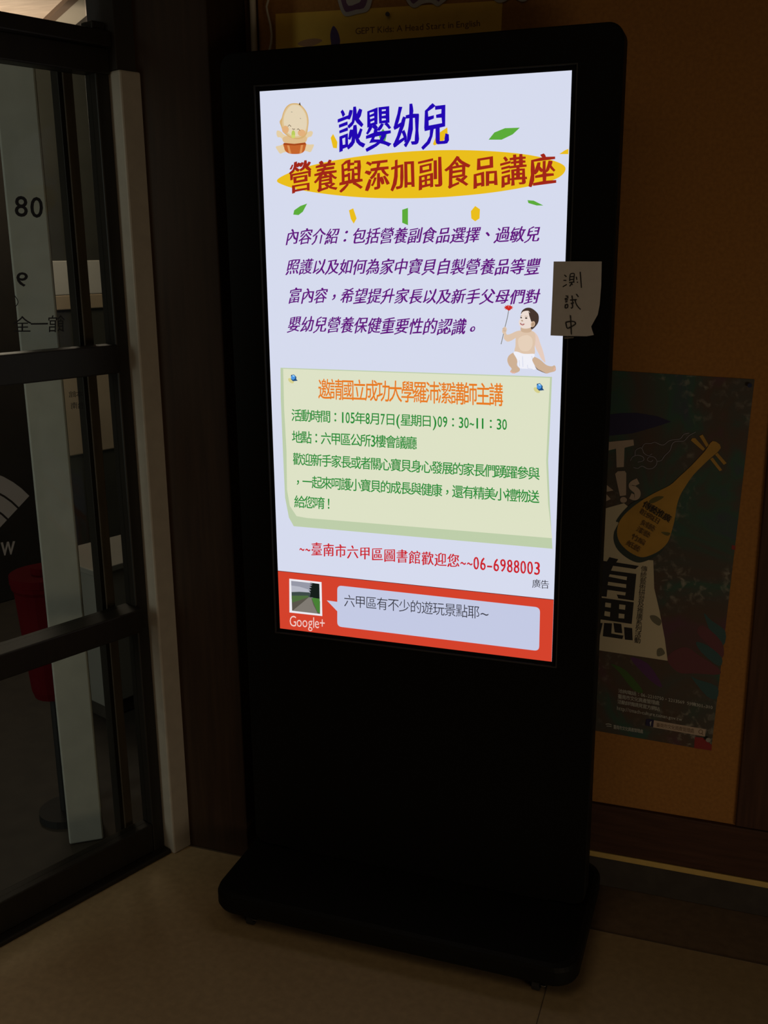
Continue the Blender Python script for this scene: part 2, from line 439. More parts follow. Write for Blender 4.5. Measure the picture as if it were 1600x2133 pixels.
g = Geo(); g.add([cpt(-3.0, 3.2, 2.4), cpt(2.1, 3.2, 2.4), cpt(2.1, -0.12, 2.4), cpt(-3.0, -0.12, 2.4)], [(0, 1, 2, 3)])
CEIL = mat('pinkish_plank_ceiling', (0.68, 0.54, 0.44), 0.7, 0.14, 5.0, (1.2, 6, 1))
struct(g.build('ceiling', CEIL))
g = Geo(); g.box(-3.0, 2.1, 0.0, 0.10, 2.385, 2.399, T2, 0.002); struct(g.build('trim_cornice', mat('white_cornice', (0.50, 0.44, 0.36), 0.7)))
g = Geo(); g.box(-3.0, 2.1, 0.10, 0.135, 2.380, 2.3985, T2); struct(g.build('trim_ceiling_joint', mat('brown_ceiling_bead', (0.17, 0.11, 0.075), 0.7)))  # brown strip along the ceiling joint beside the cornice
# pale pillar just outside the glass
g = Geo()
px0 = Vector((-0.877, -0.031, 0)); px1 = Vector((-0.811, 0.018, 0)); pd = (px1 - px0).normalized(); pn = Vector((-pd.y, pd.x, 0))
Tp = Matrix(((pd.x, pn.x, 0, px0.x), (pd.y, pn.y, 0, px0.y), (0, 0, 1, 0), (0, 0, 0, 1)))
g.box(0, (px1 - px0).length, 0, 0.09, 0.0, 1.80, Tp, 0.004); struct(g.build('column', PILLAR), 'pale plastered pillar standing outside the glazed entrance')
# dark outer frame post of the doorway
def on_glass(px, py, n=0.0): h = hit(px, py, GO + GN * n, GN) - GO; return h.dot(GD), h.z
g = Geo(); g.box(-0.054, -0.031, -0.080, -0.050, 0.0, 1.80, T, 0.002); g.box(-0.064, -0.0542, -0.078, -0.053, 0.0, 1.80, T, 0.001, mi=1)
struct(g.build('trim_outer_jamb', [JAMB, ALU]), 'dark jamb post outside the glass')
def w2(px, py): h = hit(px, py, GO - GN * 2.0, GN) - GO; return h.dot(GD), h.z
def wbox(name, m, x0, x1, y0, y1, n0, n1, bev=0.004):
    s0, _ = w2(x0, (y0 + y1) / 2); s1, _ = w2(x1, (y0 + y1) / 2); _, zt = w2((x0 + x1) / 2, y0); _, zb = w2((x0 + x1) / 2, y1)
    g = Geo(); g.box(s0, s1, n0 - 2.0, n1 - 2.0, max(zb, 0.0), zt, T, bev); return g.build(name, m)
o = wbox('wall_sheet', mat('white_wall_sheet', (0.62, 0.60, 0.54), 0.7, 0.05, 6.0), 88, 300, 542, 612, 0.001, 0.008)
tag(o, 'white sheet on the passage wall, seen high through the glass', 'sheet')
o = wbox('picture_rail', mat('tan_wall_board', (0.46, 0.36, 0.24), 0.7, 0.06, 6.0), 88, 300, 612.5, 642, 0.001, 0.010)
tag(o, 'tan board directly under the white sheet on the passage wall', 'board')
o = wbox('bulletin_sheet', mat('tan_paper', (0.50, 0.40, 0.28), 0.8, 0.08, 5.0), 100, 300, 776, 940, 0.001, 0.006)
tag(o, 'tall tan sheet hanging on the passage wall below the middle door rail', 'sheet')
LC = T @ Vector((0.30, -0.82, 0.0))
cab = thing('low_cabinet', 'pale low cabinet in the passage, seen behind the lower door rail', 'cabinet', tuple(LC))
CABM = mat('pale_cabinet', (0.26, 0.25, 0.22), 0.6, 0.05, 5.0)
g = Geo(); g.box(0.335, 0.66, -0.95, -0.70, 0.05, 0.48, T, 0.004); g.build('carcass', CABM, cab)
g = Geo(); g.box(0.325, 0.67, -0.96, -0.685, 0.4805, 0.50, T, 0.003); g.build('top', CABM, cab)
g = Geo(); g.box(0.345, 0.65, -0.93, -0.715, 0.0, 0.0495, T, 0.002); g.build('plinth', DARKF, cab)
# red box outside, left of the pillar
rb = Vector((-0.972, 0.09, 0))
red = mat('dark_red_plastic', (0.085, 0.004, 0.007), 0.9, 0.1, 10.0, spec=0.05)
binr = thing('red_bin', 'dark red bin standing outside the glass left of the pale pillar', 'bin', tuple(rb))
g = Geo(); sec = [(0.0, 0.050), (0.02, 0.056), (0.28, 0.074), (0.29, 0.080), (0.30, 0.080)]
N = 20; vs = []; fs = []
for z, r in sec:
    for k in range(N): t = 2 * math.pi * k / N; vs.append((rb.x + r * math.cos(t), rb.y + r * math.sin(t), 0.34 + z))
for i in range(len(sec) - 1):
    for k in range(N): fs.append((i * N + k, i * N + (k + 1) % N, (i + 1) * N + (k + 1) % N, (i + 1) * N + k))
fs.append(tuple(range(N))[::-1]); g.add(vs, fs); g.build('body', red, binr)
g = Geo(); g.cyl((rb.x, rb.y, 0.651), (0, 0, 1), 0.082, 0.020, 24); g.cyl((rb.x, rb.y, 0.669), (0, 0, 1), 0.03, 0.016, 16); g.build('lid', red, binr)
g = Geo(); g.cyl((rb.x, rb.y, 0.172), (0, 0, 1), 0.016, 0.34, 12); g.cyl((rb.x, rb.y, 0.006), (0, 0, 1), 0.07, 0.02, 24); g.build('stand', RUBBER, binr)

# ================================================================== THE DISPLAY
kiosk = thing('display_kiosk', 'tall black freestanding display showing a baby food lecture notice', 'display', (0, 0, 0))
KX = 0.379; KT = 1.781
SW, SZ0, SZ1 = 0.2939, 0.6285, 1.7085
def loft(name, outline, ys, m, parent, scales=None):
    """outline in x,z pushed through depth y; first and last rings slightly inset for the edge radius"""
    g = Geo(); n = len(outline); vs = []; fs = []
    cx = sum(p[0] for p in outline) / n; cz = sum(p[1] for p in outline) / n
    for y, ins in ys:
        for x, z in outline:
            vs.append((x - math.copysign(ins, x - cx), y, z - math.copysign(ins, z - cz)))
    for i in range(len(ys) - 1):
        for k in range(n): fs.append((i * n + k, (i + 1) * n + k, (i + 1) * n + (k + 1) % n, i * n + (k + 1) % n))
    fs.append(tuple(range(n))); fs.append(tuple((len(ys) - 1) * n + k for k in range(n))[::-1])
    g.add(vs, fs); return g.build(name, m, parent)
loft('housing', rounded(-KX, KX, 0.09, KT, 0.028, 8), ((0.0042, 0.003), (0.007, 0.0), (0.050, 0.0), (0.058, 0.004)), BLACK, kiosk)
loft('front_glass', rounded(-KX + 0.003, KX - 0.003, 0.095, KT - 0.003, 0.026, 8), ((0.0012, 0.0), (0.0040, 0.0)), BEZEL, kiosk)
# thin lip round the picture
g = Geo()
o_ = 0.0085; t_ = 0.0022
for x0, x1, z0, z1 in ((-SW - o_ - t_, SW + o_ + t_, SZ1 + o_, SZ1 + o_ + t_), (-SW - o_ - t_, SW + o_ + t_, SZ0 - o_ - t_, SZ0 - o_),
                       (-SW - o_ - t_, -SW - o_, SZ0 - o_, SZ1 + o_), (SW + o_, SW + o_ + t_, SZ0 - o_, SZ1 + o_)):
    g.box(x0, x1, -0.0040, 0.0011, z0, z1)
g.build('bezel_lip', LIP, kiosk)
# base
out = rounded(-0.393, 0.393, -0.192, 0.190, 0.050, 8)
g = Geo(); n = len(out); vs = []; fs = []
prof = [(0.036, 0.012), (0.040, 0.003), (0.048, 0.0), (0.072, 0.0), (0.080, 0.003), (0.084, 0.012)]
for z, ins in prof:
    for x, y in out:
        L = math.hypot(x, y); vs.append((x - ins * (1 if x > 0 else -1), y - ins * (1 if y > 0 else -1), z))
for i in range(len(prof) - 1):
    for k in range(n): fs.append((i * n + k, i * n + (k + 1) % n, (i + 1) * n + (k + 1) % n, (i + 1) * n + k))
fs.append(tuple(range(n))[::-1]); fs.append(tuple((len(prof) - 1) * n + k for k in range(n)))
g.add(vs, fs); g.build('base', BLACK, kiosk)
g = Geo(); g.box(-0.30, 0.30, 0.010, 0.052, 0.083, 0.10, bev=0.002); g.build('foot_flange', BLACK, kiosk)
for x, y in ((-0.312, -0.155), (0.312, -0.155), (-0.312, 0.150), (0.312, 0.150)):
    g = Geo(); g.cyl((x, y, 0.034), (0, 0, 1), 0.016, 0.006, 16); g.box(x - 0.011, x - 0.008, y - 0.012, y + 0.010, 0.012, 0.032); g.box(x + 0.008, x + 0.011, y - 0.012, y + 0.010, 0.012, 0.032)
    cs = g.build('caster', BLACK, kiosk)
    g = Geo(); g.cyl((x, y - 0.002, 0.0145), (1, 0, 0), 0.014, 0.015, 20); g.build('wheel', RUBBER, cs)
    g = Geo(); g.box(x + 0.012, x + 0.021, y - 0.022, y - 0.008, 0.024, 0.0265, bev=0.001); g.build('brake_tab', CHROME, cs)

# ---------------------------------------------------------------- the picture on the display
SP = Plane((0, 0.0, 0), (1, 0, 0), (0, 0, 1))
WHITE = lit('display_white', (214, 219, 238))
g = Geo(); g.box(-SW, SW, 0.0, 0.0011, SZ0, SZ1); screen = g.build('screen', WHITE, kiosk)
screen['label'] = 'lit white display area'
def lay(k): return 0.0002 * k
NAVY = lit('display_blue', (34, 8, 178)); BRICK = lit('display_brick', (160, 38, 24)); PURP = lit('display_purple', (98, 20, 126))
ORNG = lit('display_orange', (232, 124, 34)); GRN = lit('display_green', (36, 140, 54)); RED = lit('display_red', (204, 34, 44))
GOLD = lit('display_gold', (234, 190, 28)); LEAFG = lit('display_leaf_green', (92, 172, 58)); CREAM = lit('display_cream', (222, 226, 198))
SAGE = lit('display_sage', (190, 206, 170)); DARK = lit('display_charcoal', (52, 52, 62)); BARR = lit('display_bar_red', (212, 66, 44))
PALE = lit('display_bubble', (196, 202, 228)); OFFW = lit('display_offwhite', (236, 234, 240)); LOGO = lit('display_logo', (240, 206, 200))

# leaves scattered round the heading
lf = [([(1018, 291), (1030, 276), (1052, 267), (1083, 266), (1068, 280), (1045, 291)], LEAFG),
      ([(689, 287), (694, 279), (703, 296), (702, 309), (694, 308)], GOLD),
      ([(789, 281), (798, 268), (806, 280), (802, 297), (793, 295)], LEAFG),
      ([(902, 300), (910, 280), (932, 265), (933, 285), (920, 296), (905, 303)], GOLD),
      ([(1165, 321), (1177, 313), (1184.4, 310), (1184, 321)], GOLD),
      ([(611, 447), (613, 438), (626, 429), (640, 424), (631, 441), (622, 448)], LEAFG),
      ([(727, 438), (736, 434), (743, 455), (737, 466), (731, 456)], GOLD),
      ([(838, 437), (850, 433), (850, 469), (838, 464)], LEAFG),
      ([(981, 440), (990, 429), (1000, 436), (999, 455), (990, 461), (982, 455)], GOLD),
      ([(1099, 417), (1112, 418), (1132, 428), (1118, 428), (1101, 423)], LEAFG)]
for pts, m in lf:
    a = Art(SP, lay(1)); a.poly(pts, m); o = a.build('leaf_graphic', screen); o['label'] = 'green leaf graphic' if m is LEAFG else 'yellow leaf graphic'
a = Art(SP, lay(1.5)); p0 = SP.p(880, 362); el = [SP.p(*q) for q in ((580, 372), (640, 347), (740, 327), (860, 315), (980, 313), (1090, 321), (1160, 337), (1178, 354), (1150, 376), (1060, 396), (960, 408), (860, 413), (750, 411), (650, 400), (592, 386))]
a.poly(el, GOLD, 6, raw=True); a.build('heading_banner', screen)
KAI = dict(off=0.004, ax=0.008, ay=-0.010, rise=0.09)
a = Art(SP, lay(2.5)); a.text('談嬰幼兒', [(704, 314), (937, 306), (936, 222), (702, 233)], NAVY, off=0.022, ax=0.016, ay=-0.012, rise=0.13, pad=0.09, brush=0.55); a.build('heading_text', screen)
a = Art(SP, lay(2.5)); a.text('營養與添加副食品講座', [(601, 402), (1161, 386), (1160, 326), (600, 342)], BRICK, off=0.020, ax=0.014, ay=-0.012, rise=0.13, pad=0.10, brush=0.55); a.build('heading_text', screen)
for txt, q in (('內容介紹：包括營養副食品選擇、過敏兒', [(596, 510), (1126, 505), (1126, 474), (596, 479)]),
               ('照護以及如何為家中寶貝自製營養品等豐', [(597, 572), (1126, 573), (1126, 541), (597, 542)]),
               ('富內容，希望提升家長以及新手父母們對', [(601, 632), (1125, 634), (1125, 605), (601, 602)]),
               ('嬰幼兒營養保健重要性的認識。', [(600, 692), (1002, 699), (1002, 667), (600, 661)])):
    a = Art(SP, lay(1.5)); a.text(txt, q, PURP, off=0.014, ax=0.010, ay=-0.010, rise=0.12, shear=0.22, pad=0.08, brush=0.55); a.build('body_text', screen)
# note sheet
a = Art(SP, lay(1))
a.poly([(584.5, 766), (1150, 785), (1146, 880), (1142, 960), (1146, 1060), (1151, 1143), (612, 1096), (602, 1078), (594, 1036), (590, 950), (585, 830)], SAGE)
a.poly([(590, 768), (1146, 787), (1142, 870), (1138, 960), (1142, 1050), (1150.5, 1121), (640, 1079), (618, 1075), (604, 1054), (598, 1020), (597, 940), (592, 850)], CREAM)
a.build('note_sheet_graphic', screen)
for cx_, cy_, k in ((611.5, 787, 1.0), (1124, 806, 1.1)):
    a = Art(SP, lay(2.2))
    a.poly(ellipse(cx_ - 5 * k, cy_ + 6 * k, 7 * k, 4 * k, 0.7), lit('display_pin_shade', (214, 208, 140)))
    a.poly([(cx_ - 5 * k, cy_ - 6 * k), (cx_ + 1, cy_ - 7 * k), (cx_ + 6 * k, cy_ - 2), (cx_ + 6 * k, cy_ + 3), (cx_ + 9 * k, cy_ + 6 * k), (cx_ - 1, cy_ + 7 * k), (cx_ - 5 * k, cy_ + 3)], lit('display_pin_dark', (28, 72, 120)))
    a.poly(ellipse(cx_ - 0.5, cy_ - 1, 4.4 * k, 5.0 * k, 0.3), lit('display_pin_blue', (76, 150, 226)))
    a.poly(ellipse(cx_, cy_ - 4 * k, 2.2 * k, 1.4 * k, 0.6), lit('display_pin_light', (170, 222, 250)))
    a.build('push_pin_graphic', screen)
a = Art(SP, lay(2.2)); a.text('邀請國立成功大學羅沛潔講師主講', [(664, 831), (1047, 846), (1047, 801), (664, 791)], ORNG, off=0.010, pad=0.02); a.build('note_heading_text', screen)
def q4(x0, t0, b0, x1, t1, b1): return [(x0, b0), (x1, b1), (x1, t1), (x0, t0)]
for txt, q in (('活動時間：105年8月7日(星期日)09：30~11：30', q4(608, 853, 877, 1057, 873, 896)),
               ('地點：六甲區公所3樓會議廳', q4(609, 898, 922, 868, 911, 936)),
               ('歡迎新手家長或者關心寶貝身心發展的家長們踴躍參與', q4(611, 944, 968, 1124, 975, 1000)),
               ('，一起來呵護小寶貝的成長與健康，還有精美小禮物送', q4(611, 990, 1014, 1123, 1023, 1048)),
               ('給您唷！', q4(614, 1033, 1057, 697, 1038, 1062))):
    a = Art(SP, lay(2.2)); a.text(txt, q, GRN, off=0.010, pad=0.03, digit=0.95); a.build('note_body_text', screen)
a = Art(SP, lay(1)); a.text('~~臺南市六甲區圖書館歡迎您~~06-6988003', q4(623, 1129, 1154, 1126, 1171, 1198), RED, off=0.012, ax=0.010, ay=-0.010, rise=0.10, pad=0.09, digit=1.0, brush=0.6); a.build('contact_text', screen)
a = Art(SP, lay(1)); a.text('廣告', q4(1109, 1207, 1224, 1144, 1210, 1227), DARK, ax=0.004, ay=-0.01, rise=0.08); a.build('advert_text', screen)
# ticker
zl = SP.p(579, 1189)[1]; zr = SP.p(1156, 1249.5)[1]
a = Art(SP, lay(1)); a.poly([(-SW, SZ0), (SW, SZ0), (SW, zr), (-SW, zl)], BARR, raw=True)
a.line([(-SW, zl), (SW, zr)], 0.0012, lit('display_bar_edge', (96, 40, 40)), raw=True)
a.build('ticker_bar_graphic', screen)
def P4(l): return [(560 + x * .4, 1080 + y * .4) for x, y in l]
a = Art(SP, lay(2))
a.poly(P4([(107, 313), (275, 331), (279, 508), (108, 489)]), OFFW)
def th(l): return [(590 + x * .08125, 1195 + y * .08127) for x, y in l]
a.poly(th([(205, 180), (930, 260), (948, 1030), (232, 945)]), lit('display_sky', (150, 152, 166)))
a.poly(th([(210, 300), (420, 330), (640, 400), (700, 480), (215, 470)]), lit('display_cloud', (182, 184, 196)))
a.poly(th([(217, 468), (420, 462), (690, 480), (700, 620), (219, 640)]), lit('display_far_hill', (62, 76, 72)))
a.poly(th([(219, 560), (640, 560), (660, 600), (420, 720), (225, 760)]), lit('display_field', (78, 108, 62)))
a.poly(th([(225, 740), (420, 680), (620, 610), (700, 600), (760, 640), (948, 700), (948, 1030), (232, 945)]), lit('display_verge', (88, 84, 74)))
a.poly(th([(250, 940), (520, 720), (660, 600), (715, 600), (780, 800), (890, 1022)]), lit('display_lane', (128, 122, 114)))
a.poly(th([(730, 620), (940, 600), (946, 1010), (880, 980), (800, 790)]), lit('display_grass', (72, 128, 52)))
a.poly(th([(680, 225), (930, 258), (938, 640), (690, 600), (700, 470), (660, 440), (720, 425), (665, 375), (735, 350), (670, 315), (750, 300), (680, 265), (760, 262)]), lit('display_conifer', (22, 30, 26)))
a.build('thumbnail_graphic', screen)
a = Art(SP, lay(2))
bl = [SP.p(*q) for q in P4([(357, 562), (1408, 690), (1413, 463), (357, 348)])]
rr = 0.010; bu = []
B = [Vector(q) for q in bl]
for i in range(4):
    p = B[i]; pr = (B[i - 1] - p).normalized(); nx = (B[(i + 1) % 4] - p).normalized()
    for k in range(6):
        t = k / 5; bu.append(tuple((p + pr * rr) * (1 - t) ** 2 + 2 * p * t * (1 - t) + (p + nx * rr) * t * t))
a.poly(bu, PALE, raw=True, lift=0); a.poly(P4([(302, 426), (358, 434), (358, 484)]), PALE)
a.build('speech_bubble_graphic', screen)
a = Art(SP, lay(3)); a.text('六甲區有不少的遊玩景點耶~', q4(717, 1239, 1263, 1020, 1265, 1291), DARK, off=-0.004, pad=0.05, half=0.85); a.build('ticker_text', screen)
a = Art(SP, lay(2)); a.text('Google+', [(603, 1306.5), (677.5, 1312), (677.5, 1286), (603, 1281)], LOGO, off=-0.003, prop=True, latin_h=0.85); a.build('logo_text', screen)

# cartoon baby: plain clip-art
def cb(l): return [(565 + x * .0625, 200 + y * .0625) for x, y in l]
SK1 = lit('display_cartoon_skin', (228, 206, 166)); SK2 = lit('display_cartoon_edge', (214, 176, 116)); SK3 = lit('display_cartoon_face', (228, 212, 182))
CHK = lit('display_cartoon_cheek', (226, 176, 124)); OR1 = lit('display_pants', (196, 100, 44)); OR2 = lit('display_pants_band', (166, 72, 26)); OR3 = lit('display_pants_stripe', (220, 146, 84)); BRN = lit('display_brown_line', (92, 72, 48))
a = Art(SP, lay(1.5))
a.poly(cb([(560, 1500), (400, 1450), (300, 1375), (220, 1370), (178, 1260), (205, 1150), (330, 1190), (430, 1290), (600, 1360)]), SK1, 4)
a.poly(cb([(1000, 1500), (1170, 1450), (1250, 1370), (1340, 1345), (1392, 1220), (1330, 1165), (1210, 1210), (1120, 1300), (960, 1380)]), SK1, 4)
a.poly(cb([(560, 1620), (420, 1600), (300, 1650), (155, 1690), (220, 1820), (300, 1920), (400, 1885), (560, 1830)]), SK1, 3)
a.poly(cb([(1020, 1650), (1150, 1600), (1280, 1620), (1425, 1620), (1380, 1760), (1310, 1870), (1190, 1840), (1020, 1800)]), SK1, 3)
a.poly(cb([(450, 1350), (430, 1550), (780, 1620), (1140, 1550), (1130, 1330)]), lit('display_cartoon_body', (222, 188, 138)), 4)
a.poly(cb([(780, 240), (950, 270), (1110, 420), (1210, 600), (1250, 830), (1230, 1060), (1190, 1260), (1080, 1390), (900, 1440), (700, 1410), (530, 1320), (400, 1200), (340, 1030), (285, 860), (350, 740), (400, 560), (490, 380), (620, 270)]), SK2, 5)
a.poly(cb([(780, 268), (940, 298), (1092, 445), (1186, 620), (1222, 840), (1204, 1060), (1145, 1252), (1000, 1360), (880, 1395), (700, 1370), (535, 1270), (415, 1110), (362, 930), (385, 740), (430, 560), (525, 395), (650, 290)]), lit('display_cartoon_ring', (222, 194, 146)), 5)
a.poly(cb([(780, 300), (930, 330), (1070, 470), (1160, 650), (1190, 850), (1170, 1060), (1090, 1240), (900, 1340), (700, 1320), (540, 1200), (440, 1000), (420, 800), (460, 600), (560, 420), (670, 320)]), SK3, 5)
a.poly([(x, y) for x, y in ellipse(*cb([(480, 1120)])[0], 7, 8)], CHK); a.poly(ellipse(*cb([(1020, 1230)])[0], 8, 7), CHK)
a.poly(cb([(920, 280), (965, 205), (995, 330)]), BRN)
for l in ([(560, 1020), (610, 960), (670, 1020)], [(865, 1120), (910, 1090), (965, 1160)], [(710, 1090), (760, 1115), (800, 1095)]): a.line(cb(l), 0.0011, BRN)
a.line(cb([(670, 535), (715, 540)]), 0.001, lit('display_grey_brow', (150, 144, 130))); a.line(cb([(965, 740), (1000, 760)]), 0.001, lit('display_grey_brow', (150, 144, 130)))
a.poly(ellipse(*cb([(745, 1270)])[0], 3.8, 7.8), lit('display_pacifier', (186, 204, 92)), 0); a.poly(ellipse(*cb([(745, 1350)])[0], 4.2, 3.6), lit('display_pacifier_light', (206, 216, 110)))
a.poly(cb([(430, 1570), (780, 1600), (1150, 1560), (1150, 1720), (1100, 1850), (980, 1920), (780, 1935), (600, 1915), (480, 1830), (440, 1720)]), OR1, 3)
a.poly(cb([(430, 1565), (780, 1595), (1150, 1550), (1150, 1620), (780, 1650), (432, 1630)]), OR2)
a.poly(cb([(540, 1645), (610, 1650), (680, 1920), (600, 1910)]), OR3); a.poly(cb([(1000, 1640), (1075, 1630), (1030, 1900), (950, 1925)]), OR3)
a.build('cartoon_baby_graphic', screen)

# photograph of a seated baby holding a flower
def pb(l): return [(1020 + x * .1, 620 + y * .1) for x, y in l]
S1 = lit('display_skin', (222, 196, 172)); S2 = lit('display_skin_tone', (206, 176, 148)); S3 = lit('display_skin_light', (236, 220, 210)); HAIR = lit('display_hair', (70, 54, 46)); DIAP = lit('display_diaper', (240, 240, 248)); FLW = lit('display_flower', (206, 44, 34)); STEM = lit('display_stem', (110, 110, 100))
S4 = lit('display_skin_shadow', (176, 146, 120)); DSH = lit('display_diaper_fold', (204, 210, 232))
a = Art(SP, lay(2.2))
a.line(pb([(400, 250), (370, 420), (320, 620), (280, 800), (240, 970)]), 0.0012, STEM, 4)
a.poly(pb([(560, 1130), (420, 1190), (370, 1290), (400, 1400), (460, 1480), (430, 1540), (500, 1575), (610, 1540), (630, 1480), (570, 1400), (600, 1250)]), S2, 4)     # near leg
a.poly(pb([(920, 1230), (1050, 1290), (1180, 1400), (1290, 1430), (1350, 1410), (1378, 1450), (1370, 1525), (1260, 1560), (1180, 1580), (1090, 1540), (990, 1480), (920, 1370), (880, 1290)]), S2, 4)
a.poly(pb([(940, 1420), (1010, 1490), (1140, 1555), (1180, 1580), (1090, 1548), (990, 1500)]), lit('display_cast_tone', (128, 112, 104)))
a.poly(pb([(900, 700), (1000, 790), (1060, 960), (1110, 1100), (1150, 1260), (1160, 1350), (1090, 1290), (1030, 1180), (950, 1010), (930, 850)]), lit('display_arm', (230, 204, 190)), 4)      # leaning arm
a.poly(pb([(660, 690), (560, 700), (450, 750), (370, 770), (345, 730), (360, 660), (335, 610), (290, 620), (265, 680), (265, 720), (300, 770), (300, 850), (370, 915), (460, 890), (540, 840), (600, 800)]), S1, 4)
a.poly(pb([(640, 690), (760, 670), (880, 690), (950, 760), (955, 900), (940, 1030), (930, 1180), (720, 1200), (530, 1140), (540, 1000), (545, 850), (560, 740)]), S1, 4)
a.poly(pb([(600, 860), (760, 780), (880, 840), (890, 1000), (800, 1110), (640, 1080)]), lit('display_chest', (230, 208, 186)), 5)
a.poly(pb([(670, 600), (870, 590), (870, 700), (770, 730), (660, 700)]), S2, 3)
a.poly(pb([(760, 215), (860, 215), (960, 280), (1020, 360), (1025, 470), (990, 560), (900, 655), (860, 640), (860, 560), (830, 420), (800, 300), (700, 300), (655, 340), (680, 270)]), HAIR, 4)
a.poly(pb([(700, 290), (820, 280), (860, 400), (880, 520), (880, 600), (800, 640), (700, 640), (640, 600), (612, 530), (615, 480), (640, 440), (655, 360)]), S3, 4)
a.poly(pb([(850, 330), (900, 480), (870, 500), (830, 380), (810, 285)]), HAIR)
a.poly(ellipse(*pb([(905, 550)])[0], 4.4, 6.2, 0.3), S2); a.poly(ellipse(*pb([(905, 553)])[0], 2.2, 3.6, 0.3), S4)
a.poly(ellipse(*pb([(660, 415)])[0], 2.0, 1.4, 0.3), HAIR); a.poly(ellipse(*pb([(765, 425)])[0], 2.6, 1.5, 0.0), HAIR)
a.line(pb([(640, 385), (680, 375)]), 0.0009, S4, 2); a.line(pb([(735, 385), (800, 390)]), 0.0009, S4, 2)
a.poly(ellipse(*pb([(680, 480)])[0], 2.2, 1.3, 0.2), S4)
a.poly(pb([(640, 525), (690, 540), (735, 545), (700, 575), (650, 560)]), lit('display_lips', (170, 92, 88)), 3); a.line(pb([(660, 540), (700, 552)]), 0.0008, OFFW)
a.poly(pb([(530, 1120), (600, 1130), (700, 1165), (820, 1170), (930, 1170), (935, 1230), (890, 1290), (930, 1390), (960, 1490), (860, 1490), (760, 1480), (640, 1470), (590, 1400), (575, 1290), (520, 1190), (500, 1150)]), DIAP, 3)
for l in ([(620, 1300), (630, 1430)], [(690, 1220), (700, 1440)], [(790, 1400), (800, 1470), (900, 1490)], [(880, 1210), (900, 1280)]): a.line(pb(l), 0.0009, DSH)
for dx, dy in ((450, 1540), (485, 1560), (520, 1562), (1350, 1500), (1362, 1470)): a.poly(ellipse(*pb([(dx, dy)])[0], 2.0, 1.6), lit('display_toe', (226, 178, 158)))
for dx, dy in ((285, 650), (300, 680), (310, 705)): a.line(pb([(dx - 15, dy - 6), (dx + 40, dy - 14)]), 0.0006, S4)
fl = []
for k in range(22):
    t = 2 * math.pi * k / 22; r = 1.0 if k % 2 == 0 else 0.66; fl.append((400 + 105 * r * math.cos(t), 205 + 58 * r * math.sin(t)))
a.poly(pb(fl), FLW); a.poly(pb([(350, 225), (460, 225), (420, 268), (385, 262)]), FLW); a.line(pb([(400, 165), (405, 205)]), 0.0008, lit('display_flower_light', (236, 150, 130)))
a.build('seated_baby_graphic', screen)

# ------------------------------------------------------------------ handwritten note taped over the edge of the display
NP = Plane((0, -0.0050, 0), (1, 0, 0), (0, 0, 1))
def nb(l): return [(1120 + x * .13125, 520 + y * .13125) for x, y in l]
note = thing('paper_note', 'torn paper note with three handwritten characters taped to the display edge', 'note', (0.33, -0.0050, 1.31))
outl = [NP.p(*q) for q in nb([(205, 1362), (400, 1370), (780, 1375), (893, 1355), (870, 1290), (850, 1220), (900, 1130), (955, 1030), (985, 870), (1010, 560), (1018, 188), (640, 186), (255, 188), (235, 700)])]
g = Geo(); n = len(outl)
vf = [NP.w(p, 0.0) for p in outl]; vb = [NP.w(p, -0.0004) for p in outl]
g.add(vf + vb, [tuple(range(n)), tuple(range(2 * n - 1, n - 1, -1))] + [(k, n + k, n + (k + 1) % n, (k + 1) % n) for k in range(n)])
g.build('sheet', WPAPER, note)
a = Art(NP, 0.0002)
for l in ([(425, 400), (460, 432)], [(410, 487), (458, 490)], [(400, 590), (432, 572), (465, 550)],
          [(520, 388), (512, 440), (510, 500)], [(520, 385), (580, 380), (578, 450), (572, 520)], [(520, 430), (572, 428)], [(515, 475), (572, 470)], [(500, 524), (588, 512)], [(545, 525), (530, 555), (508, 582)], [(540, 535), (556, 560)],
          [(615, 430), (625, 478)], [(628, 515), (642, 520)], [(678, 352), (688, 470), (698, 606)],
          [(448, 735), (490, 740)], [(432, 785), (492, 758)], [(440, 802), (485, 793)], [(440, 832), (478, 820)], [(447, 870), (440, 925), (478, 915), (478, 868), (447, 876)],
          [(520, 802), (570, 796), (625, 792)], [(548, 728), (558, 800), (562, 850)], [(530, 856), (580, 842)], [(556, 850), (558, 915), (530, 928)], [(598, 798), (615, 860), (650, 915), (685, 948)], [(618, 705), (650, 748)],
          [(450, 1155), (460, 1200), (476, 1248), (540, 1222), (604, 1180), (596, 1150), (560, 1138), (500, 1142), (450, 1155)], [(525, 1040), (534, 1200), (541, 1346)]):
    a.line(nb(l), 0.0020, INK, 3)
a.build('handwriting', note)['label'] = 'black handwriting'
TAPE = mat('cloudy_tape', (0.16, 0.14, 0.12), 0.3)
a = Art(NP, -0.0002); a.poly(nb([(420, 1385), (575, 1385), (570, 1405), (500, 1412), (425, 1418)]), TAPE); a.build('tape', note)

